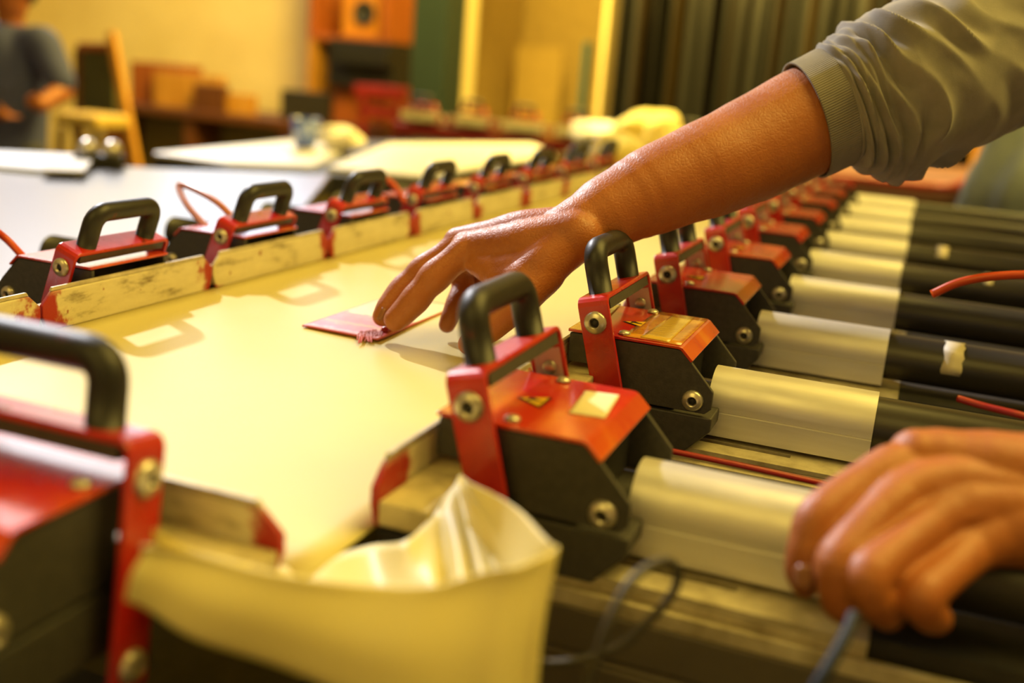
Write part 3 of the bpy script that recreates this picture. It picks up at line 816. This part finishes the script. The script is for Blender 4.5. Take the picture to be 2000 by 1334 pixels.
# block with bolt hole and brass fitting under the gripping hand
fb = empty('end_block', atz(1830, 1265, M - .045), 0, 'metal end block with a round bolt hole below the gripping hand', 'block')
b0 = fb.location
b_ = MB().box((-.02, -.018, -.012), (.16, .022, .0)); b_.build('block_body', MAT['alu_dirty'], fb, .0015)
MB().lathe([(.0088, 0), (.0088, .0012), (.006, .0012), (.006, -.004), (0, -.004)], (.004, -.006, 0), (0, 0, 1), 20).build('bolt_hole', MAT['dark'], fb)
bf = empty('brass_fitting', atz(1725, 1240, M - .045), 0, 'small brass fitting beside the blue hose', 'fitting')
MB().lathe([(.010, -.01), (.010, .004), (.008, .006), (.008, .010), (0, .010)], (0, 0, 0), (0, 0, 1), 6).build('hex_body', flat('brass', 'c79a3c', .3, .9), bf, .0008)
MB().lathe([(.005, .0), (.005, .018), (0, .018)], (-.015, 0, 0), (0, 0, 1), 14).build('nipple', MAT['dark'], bf)

# ================================================================ left side: black table and far tables
ZT = CZ - .31
a = atz(-200, 330, ZT); b = atz(645, 342, ZT)
t = empty('work_table', (-2.0, 1.5, 0), 0, 'wide dark table with a smooth sheen beyond the left clamps', 'table')
black_top = MT('black_table_top', '4c4a50', .30, 0, Coat_Weight=.6, Coat_Roughness=.25)
black_top.bump(black_top.noise(20, 3, .5), .05, .002)
top = MB().prism([(-3.6, .2), (-1.02, .2), (-1.02, 1.6), (b.x, b.y), (atz(230, 325, ZT).x, atz(230, 325, ZT).y), (-3.6, 1.6)], 'z', ZT - .03, ZT)
o = top.build('tabletop', black_top.m, None, .003); adopt(o, t)
for x, y in ((-3.4, .4), (-1.1, .4), (-1.45, 2.1), (-3.4, 1.5)):
    adopt(MB().box((x - .04, y - .04, 0), (x + .04, y + .04, ZT - .03)).build('leg', MAT['dark']), t)
def table(name, corners, z, mat, label, th=.04):
    P = [atz(x, y, z) for x, y in corners]; c = sum(P, Vector()) / len(P)
    t = empty(name, (c.x, c.y, 0), 0, label, 'table')
    MB().prism([(p.x - c.x, p.y - c.y) for p in P], 'z', z - th, z).build('tabletop', mat, t, .004)
    for p in P:
        q = (p - c) * .88
        MB().box((q.x - .03, q.y - .03, 0), (q.x + .03, q.y + .03, z - th)).build('leg', MAT['dark'], t)
    return t
ZW = CZ - .33
table('screen_table', [(300, 302), (450, 330), (830, 352), (1075, 300), (1040, 280), (560, 272)], ZW - .012, MAT['dark'], 'dark table carrying white screens in the background', .06)
white = MT('white_screen', 'e6e4e6', .35).m
def slab(name, corners, z, th, mat, label, cat, bev=.003):
    P = [atz(x, y, z) for x, y in corners]; c = sum(P, Vector()) / len(P)
    return tag(MB().prism([(p.x - c.x, p.y - c.y) for p in P], 'z', -th, 0).build(name, mat, None, bev, loc=(c.x, c.y, z)), label, cat)
slab('screen_sheet', [(300, 297), (440, 316), (610, 322), (690, 285), (560, 274)], ZW, .012, white, 'white sheet lying on the far table, left of the other', 'sheet')
slab('screen_sheet', [(640, 325), (830, 343), (1085, 300), (1040, 280), (760, 279)], ZW + .001, .012, white, 'large white sheet with pink marks on the far table behind the clamps', 'sheet')
paper = MT('blue_white_paper', 'd5dbf0', .5).m
slab('paper_stack', [(-60, 318), (150, 336), (175, 302), (-40, 292)], ZT + .012, .012, paper, 'stack of bluish white paper at the left end of the black table', 'paper')
slab('paper_sheet', [(80, 330), (165, 333), (180, 312), (100, 308)], ZT + .020, .004, white, 'white sheet lying over the paper stack', 'paper')
k = empty('stapler', atz(195, 325, ZT), .4, 'dark tool with two shiny round knobs beside the paper stack', 'tool')
MB().box((-.055, -.03, 0), (.055, .03, .03)).build('tool_body', MAT['dark'], k, .008)
for sx in (-.028, .03):
    mb = MB(); capsule(mb, (sx, 0, .04), .022, (sx, .005, .042), .022, 16, 6); mb.build('knob', MAT['steel'], k)
# cup and tissue
cu = empty('cup', atz(595, 292, ZW), 0, 'small blue patterned cup standing on the white sheet', 'cup')
cm = MT('blue_glaze', '8fa8e0', .15, 0, Coat_Weight=1.0); n_ = cm.noise(22, 3, .5); cm.color(cm.ramp(n_, [(.36, 'c8d4fa'), (.48, '5f80e0'), (.62, '1f3fb8')]))
MB().lathe([(0, 0), (.030, 0), (.034, .012), (.046, .06), (.050, .105), (.047, .105), (.043, .06), (.030, .015), (0, .012)], (0, 0, 0), (0, 0, 1), 28).build('bowl', cm.m, cu)
MB().lathe([(0.03, .0), (.032, -.0), (.032, .006), (.028, .006)], (0, 0, 0), (0, 0, 1), 28).build('foot_ring', white, cu)
def lump(name, loc, r, mat, label, cat, sq=(1, 1, .7), seed=1, n=20, amp=.35):
    rnd = random.Random(seed); ph = [rnd.uniform(0, 6) for _ in range(6)]
    rows = []
    for i in range(n + 1):
        a = math.pi * i / n; row = []
        for j in range(2 * n):
            b = math.pi * j / n
            k = 1 + amp * (.5 * math.sin(3 * b + ph[0] + 2 * a) + .3 * math.sin(5 * a + ph[1] + b * 2) + .3 * math.sin(7 * b + 3 * a + ph[2])) * math.sin(a)
            row.append((r * sq[0] * k * math.sin(a) * math.cos(b), r * sq[1] * k * math.sin(a) * math.sin(b), r * sq[2] * (math.cos(a) * k + 1)))
        rows.append(row)
    return tag(MB().grid(rows, True, True).build(name, mat, None, loc=loc), label, cat)
lump('crumpled_tissue', atz(662, 292, ZW), .075, MT('tissue', 'efe6cc', .7).m, 'crumpled cream tissue beside the blue cup', 'tissue', (1, 1, .55), 3)
yf = MAT['fabric']
lump('fabric_bundle', atz(1200, 345, M + .002), .075, yf, 'small bundle of yellow fabric at the far left end of the mesh', 'fabric', (1, 1, .7), 5)
lump('fabric_bundle', atz(1270, 305, M - .06), .13, yf, 'larger yellow fabric bundle behind the forearm', 'fabric', (1, 1, .7), 8)
lump('white_rag', atz(1170, 288, M - .06), .11, white, 'white rag lying beside the yellow fabric bundle', 'rag', (1.2, 1, .5), 12)

table('low_table', [(1100, 300), (1340, 330), (1350, 292), (1130, 274)], M - .061, MAT['dark'], 'small dark table at the far end of the mesh carrying yellow fabric bundles', .04)
# far frame with its own clamps
FY = 4.8
ff = empty('stretching_frame', (0, FY, 0), 0, 'red stretching frame standing crosswise in the background', 'frame')
x0 = aty(770, 262, FY).x; x1 = aty(1420, 262, FY).x
zf = aty(1000, 262, FY).z
MB().box((x0, -.02, zf - .06), (x1, .03, zf)).build('long_beam', flat('frame_red', '8a1a10', .5), ff, .004)
for x in (x0 + .05, (x0 + x1) / 2, x1 - .05): MB().box((x - .03, -.03, 0), (x + .03, .03, zf - .06)).build('leg', MAT['dark'], ff)
nF = int((x1 - x0) / .265)
simple = make_clamp(10, .1)
for i in range(nF):
    c = simple if i == 0 else copy_tree(simple)
    c.location = (x0 + .15 + i * .265, FY - .03, zf + .02); c.rotation_euler = (0, 0, math.pi / 2)
    tag(c, 'red clamp on the crosswise background frame, first from its left end' if i == 0 else 'red clamp on the crosswise frame in the background', 'clamp', 'red clamps on the crosswise frame')
    if i: c['label'] = 'red clamp on the crosswise background frame, %s from its left end' % (ordn + ['tenth', 'eleventh', 'twelfth'])[i]
# ================================================================ background
def panel(name, x0, y0, x1, y1, Y, dep, mat, label=None, cat=None, parent=None, bev=.004, zmin=None):
    """upright box whose front face fills the photo rectangle at distance Y"""
    a = aty(x0, y1, Y); b = aty(x1, y0, Y)
    zl = min(a.z, b.z) if zmin is None else zmin
    c = Vector(((a.x + b.x) / 2, Y, zl)); h = max(a.z, b.z) - zl; w_ = b.x - a.x
    o = MB().box((-w_ / 2, 0, 0), (w_ / 2, dep, h)).build(name, mat, None, bev, loc=c)
    if parent: adopt(o, parent)
    else: tag(o, label, cat)
    return o
green = flat('dark_green_paint', '1c2b26', .5)
tag(panel('trim_1', 797, 0, 875, 225, 6.2, .30, green, zmin=0), kind='structure').scale.z = 2.2
o = panel('trim_2', 877, 0, 910, 225, 7.6, .25, wallm, zmin=0); tag(o, kind='structure'); o.scale.z = 2.2
o = panel('trim_3', 1160, 0, 1192, 235, 7.2, .25, wallm, zmin=0); tag(o, kind='structure'); o.scale.z = 2.2
o = panel('trim_4', 1128, 82, 1150, 222, 7.6, .1, flat('teal_paint', '1d5058', .5), zmin=0); tag(o, kind='structure')
brown = wood('brown_wood', 'a85a1c', '7c3c10'); pale = wood('pale_wood', 'c8923c', 'a8701c'); dk = wood('dark_wood', '6a3a14', '4a260c')
for k, (xa, xb, yt) in enumerate(((912, 925, 60), (928, 940, 72), (943, 955, 78))):
    p0, p1 = aty(xb + 28, 225, 9.5), aty(xa, yt, 10.3)
    p0.z = .03
    tag(MB().tube([(0, 0, 0), p1 - p0], .05, 4).build('plank', brown, None, loc=p0), ['brown plank leaning in the recess, nearest the cream post', 'middle one of three brown planks leaning in the recess', 'brown plank leaning in the recess, farthest from the cream post'][k], 'plank')
o = panel('wall_board', 1000, 95, 1100, 225, 10.0, .06, flat('ochre_panel', 'c2a254', .6), 'pale board standing against the recess wall', 'board', zmin=0)
# bench along the wall with boxes
zb = aty(420, 215, 7.3).z
bn = empty('workbench', (aty(420, 215, 7.3).x, 7.3, 0), 0, 'long wooden bench along the cream wall', 'bench')
xa, xb = aty(235, 215, 7.3).x, aty(790, 215, 7.3).x
adopt(MB().box((xa, 7.0, zb - .06), (xb, 7.8, zb)).build('bench_top', dk, None, .006), bn)
for x in (xa + .1, (xa * 2 + xb) / 3, (xa + 2 * xb) / 3, xb - .1):
    adopt(MB().box((x - .05, 7.05, 0), (x + .05, 7.7, zb - .06)).build('leg', dk), bn)
adopt(MB().box((xa + .1, 7.4, .1), (xb - .1, 7.7, zb - .1)).build('shelf_back', flat('olive_panel', '7a6a34', .7)), bn)
for (xx0, yy0, xx1, Y, mt_, lb) in ((255, 128, 350, 7.25, brown, 'tall brown wooden box at the left end of the bench'), (300, 150, 430, 7.15, pale, 'wide wooden crate in the middle of the stacked boxes on the bench'),
                             (378, 168, 436, 7.05, dk, 'dark narrow wooden box in front of the wide crate'), (432, 186, 492, 7.1, pale, 'low pale wooden box at the right end of the stacked boxes'), (548, 183, 640, 7.1, flat('black_box', '2b2620', .5), 'low black box on the bench')):
    o = panel('wooden_box' if 'black' not in lb else 'black_case', xx0, yy0, xx1, 212, Y, .3 if Y > 7.2 else .08, mt_, lb, 'box', zmin=zb)
# shelf with dark machine
sf = empty('wall_shelf', (aty(705, 75, 7.6).x, 7.6, 0), 0, 'wooden wall shelf above the black machine', 'shelf')
zs = aty(705, 72, 7.6).z; sa, sb = aty(628, 72, 7.6).x, aty(778, 72, 7.6).x
adopt(MB().box((sa, 7.4, zs - .05), (sb, 8.0, zs)).build('shelf_board', brown, None, .004), sf)
adopt(MB().box((sa, 7.4, zs), (sa + .05, 8.0, zs + 1.0)).build('shelf_side', brown, None, .004), sf)
adopt(MB().box((sb - .05, 7.4, zs), (sb, 8.0, zs + 1.0)).build('shelf_side', brown, None, .004), sf)
adopt(MB().box((sa, 7.4, zb), (sa + .06, 7.9, zs - .05)).build('shelf_post', pale, None, .004), sf)
o = panel('wooden_box', 668, -40, 740, 70, 7.45, .3, wood('orange_wood', 'd08a28', 'b06a14'), 'orange wooden box with a round dark hole on the wall shelf', 'box', zmin=zs)
hole = aty(712, 25, 7.44); h_ = MB().lathe([(.09, 0), (.09, .012), (.06, .012), (.055, 0), (0, 0)], (0, 0, 0), (0, -1, 0), 24).build('round_hole', MAT['dark'], None, loc=hole); h_.parent = o; h_.matrix_parent_inverse = Matrix.Translation(-o.location)
mach = empty('machine', (aty(705, 120, 7.4).x, 7.4, zb), 0, 'black machine standing under the wall shelf', 'machine')
pa_ = panel('machine_body', 640, 84, 772, 165, 7.3, .4, flat('matt_black', '141210', .6), parent=mach)
panel('machine_hood', 655, 95, 758, 122, 7.2, .1, flat('matt_black', '141210', .6), parent=mach)
panel('machine_stand', 650, 165, 765, 215, 7.4, .3, brown, parent=mach, zmin=zb)
rt = empty('red_tray', (aty(740, 185, 6.9).x, 6.9, 0), 0, 'red metal rack in front of the black machine', 'rack')
panel('tray_top', 690, 172, 785, 186, 6.9, .3, flat('frame_red', '8a1a10', .5), parent=rt)
panel('tray_post', 700, 186, 712, 270, 6.9, .05, flat('frame_red', '8a1a10', .5), parent=rt, zmin=0)
panel('tray_post', 768, 186, 780, 270, 6.9, .05, flat('frame_red', '8a1a10', .5), parent=rt, zmin=0)
panel('tray_shelf', 700, 215, 785, 224, 6.9, .3, flat('frame_red', '8a1a10', .5), parent=rt)
# easel
ez = empty('easel', (aty(215, 320, 4.8).x, 4.8, 0), 0, 'wooden easel with a dark green board beside the standing person', 'easel')
def stick(parent, a, b, Y, r, m, name='leg', floor=False):
    p, q = aty(*a, Y), aty(*b, Y)
    if floor:
        p = q + (p - q) * (q.z / (q.z - p.z))
    d = (q - p); s_ = Vector((0, 1, 0)); n_ = d.normalized().cross(s_) * r
    vs = [p - n_, p + n_, q + n_, q - n_]; vs = vs + [v + Vector((0, r * 1.6, 0)) for v in vs]
    return adopt(MB().add(vs, [(0, 1, 2, 3), (7, 6, 5, 4), (0, 4, 5, 1), (1, 5, 6, 2), (2, 6, 7, 3), (3, 7, 4, 0)]).build(name, m, None, .004), parent)
stick(ez, (262, 325), (212, 62), 4.8, .024, pale, floor=True)
stick(ez, (150, 325), (150, 95), 4.85, .022, dk, floor=True)
stick(ez, (150, 90), (225, 92), 4.82, .02, brown, 'crossbar'); stick(ez, (160, 228), (250, 232), 4.82, .022, dk, 'crossbar')
panel('board', 152, 95, 222, 222, 4.86, .03, flat('green_board', '4a4a28', .6), parent=ez)
st_ = empty('stool', (aty(180, 250, 4.4).x, 4.4, 0), 0, 'yellow padded stool behind the person', 'stool')
panel('seat', 105, 226, 188, 244, 4.4, .25, flat('yellow_seat', 'c8a84c', .7), parent=st_, bev=.02)
stick(st_, (165, 300), (140, 248), 4.42, .015, dk, floor=True); stick(st_, (112, 300), (116, 248), 4.42, .015, dk, floor=True)
stick(st_, (185, 300), (182, 248), 4.6, .015, dk, floor=True)
# standing person at the left
def wcap(L, a, ra, b, rb): L.append((Vector(a), ra, Vector(b), rb))
PY = 3.6
ps = empty('person', (aty(30, 250, PY).x, PY, 0), 0, 'blurred person standing at the far left in a dark short sleeved top, forearm held forward', 'person')
cx = ps.location.x
px_ = PY / F    # metres per pixel there, about
zc_ = lambda x, y: aty(x, y, PY)
L = []
a1 = zc_(35, 70); 
wcap(L, zc_(20, 320), .15, zc_(20, 170), .155); wcap(L, zc_(20, 170), .155, zc_(15, 110), .15); wcap(L, zc_(-45, 95), .08, zc_(80, 85), .075)
wcap(L, zc_(85, 90), .075, zc_(118, 160), .062)
o = body('top', flat('dark_grey_cloth', '4a5080', .85), L, .012, 5); adopt(o, ps)
L = []
wcap(L, zc_(112, 140), .05, zc_(122, 175), .045); q = aty(80, 205, PY - .15); wcap(L, zc_(122, 178), .045, q, .032); q2 = aty(66, 196, PY - .18); wcap(L, q, .032, q2, .026)
for dx, dy in ((-10, -6), (-12, 0), (-11, 6), (-8, 11)): wcap(L, q2, .013, aty(66 + dx, 196 + dy, PY - .2), .009)
wcap(L, q2, .012, aty(70, 184, PY - .2), .009)
o = body('arm', MAT['skin'], L, .006, 4); adopt(o, ps)
L = []; sh2 = zc_(-50, 100); el = zc_(-75, 185); wr_ = aty(-20, 225, PY - .16); hd2 = aty(5, 222, PY - .2)
L2 = []; wcap(L2, sh2, .075, sh2.lerp(el, .75), .060)
adopt(body('short_sleeve', flat('dark_grey_cloth', '4a5080', .85), L2, .012, 4), ps)
wcap(L, sh2.lerp(el, .6), .048, el, .045); wcap(L, el, .044, wr_, .030); wcap(L, wr_, .030, hd2, .024)
for k in range(4): wcap(L, hd2, .012, hd2 + Vector((.06, -.02 * (k - 1.5), -.01)), .008)
wcap(L, hd2, .012, hd2 + Vector((.02, -.03, .035)), .009)
adopt(body('arm', MAT['skin'], L, .006, 4), ps)
L = []; hz = zc_(20, 20); wcap(L, zc_(20, 75), .055, zc_(20, 30), .055); wcap(L, hz + Vector((0, 0, .02)), .07, hz + Vector((0, 0, .10)), .088)
wcap(L, hz + Vector((0, -.07, .045)), .014, hz + Vector((0, -.078, .07)), .010)
o = body('head', MAT['skin'], L, .007, 3); adopt(o, ps)
face(ps, hz + Vector((0, -.005, .075)), (0, -1, 0), .95)
L = []; wcap(L, hz + Vector((0, .02, .13)), .092, hz + Vector((0, .04, .10)), .09)
o = body('hair', flat('dark_hair', '2a221a', .6), L, .008, 3); adopt(o, ps)
L = []; b_ = zc_(20, 330)
for s in (-1, 1):
    wcap(L, b_ + Vector((s * .08, 0, .05)), .11, Vector((b_.x + s * .09, PY, .5)), .075); wcap(L, Vector((b_.x + s * .09, PY, .5)), .07, Vector((b_.x + s * .1, PY, .07)), .05)
    wcap(L, Vector((b_.x + s * .1, PY, .05)), .045, Vector((b_.x + s * .1, PY - .14, .04)), .04)
o = body('trousers', flat('dark_trousers', '33323a', .8), L, .014, 3); adopt(o, ps)
# dark stacks of stored frames on the right
rk = empty('frame_rack', (aty(1450, 220, 6.5).x, 6.5, 0), 0, 'tall dark rack of upright stored frames in the right background', 'rack')
cols_ = ['120e0a', '241b10', '0d0b08', '30240f', '17110c', '0b0807', '3a2c18', '1b140e']
x = 1196; k = 0
rr_ = random.Random(4)
while x < 2120:
    wd = rr_.choice((22, 30, 38, 46))
    o = panel('stored_frame', x, -60, x + wd - 3, 222, 6.4 + rr_.uniform(0, .5), .25, flat('frame_tone_%s' % 'abcdefgh'[k % 8], cols_[k % 8], .9, Specular_IOR_Level=.05), parent=rk, bev=.01, zmin=.3)
    x += wd; k += 1
adopt(MB().box((aty(1190, 220, 6.9).x, 6.9, 0), (aty(2130, 220, 6.9).x, 7.0, 3.5)).build('rack_back', MAT['dark']), rk)
adopt(MB().box((aty(1190, 220, 6.4).x, 6.35, .15), (aty(2130, 220, 6.4).x, 6.95, .28)).build('rack_base', dk), rk)
# table beyond the right row
ZR = CZ - .30
rtb = table('side_table', [(1560, 345), (1900, 372), (1960, 330), (1640, 315)], ZR, flat('pinkish_board', '6e4a40', .6), 'low table with red tubing on it beyond the right row of clamps', .05)
def zcord(name, pts, r, m, label, cat):
    P = [atz(*p) for p in pts]; o0 = P[0].copy()
    return tag(MB().tube(catmull([p - o0 for p in P], 10), r, 10).build(name, m, None, loc=o0), label, cat)
zcord('red_tubing', [(1600, 342, ZR + .015), (1700, 352, ZR + .015), (1820, 365, ZR + .015), (1880, 360, ZR + .03), (1925, 325, ZR + .05), (1935, 310, ZR + .06)], .014, flat('dark_red_hose', '9c1812', .35), 'thick red tubing lying along the low table at the right', 'tube')
lump('cloth_pile', aty(1985, 400, 2.9), .2, flat('blue_grey_cloth', '8a96a0', .85), 'blue grey cloth bundle at the right edge behind the tubes', 'cloth', (.55, .6, 1.1), 21)
o = bpy.data.objects['cloth_pile']; o.location.z = ZR - .12
crate = panel('wooden_crate', 1900, 235, 2040, 330, 5.2, .4, pale, 'pale wooden crate at the right edge below the sleeve', 'crate', zmin=0)
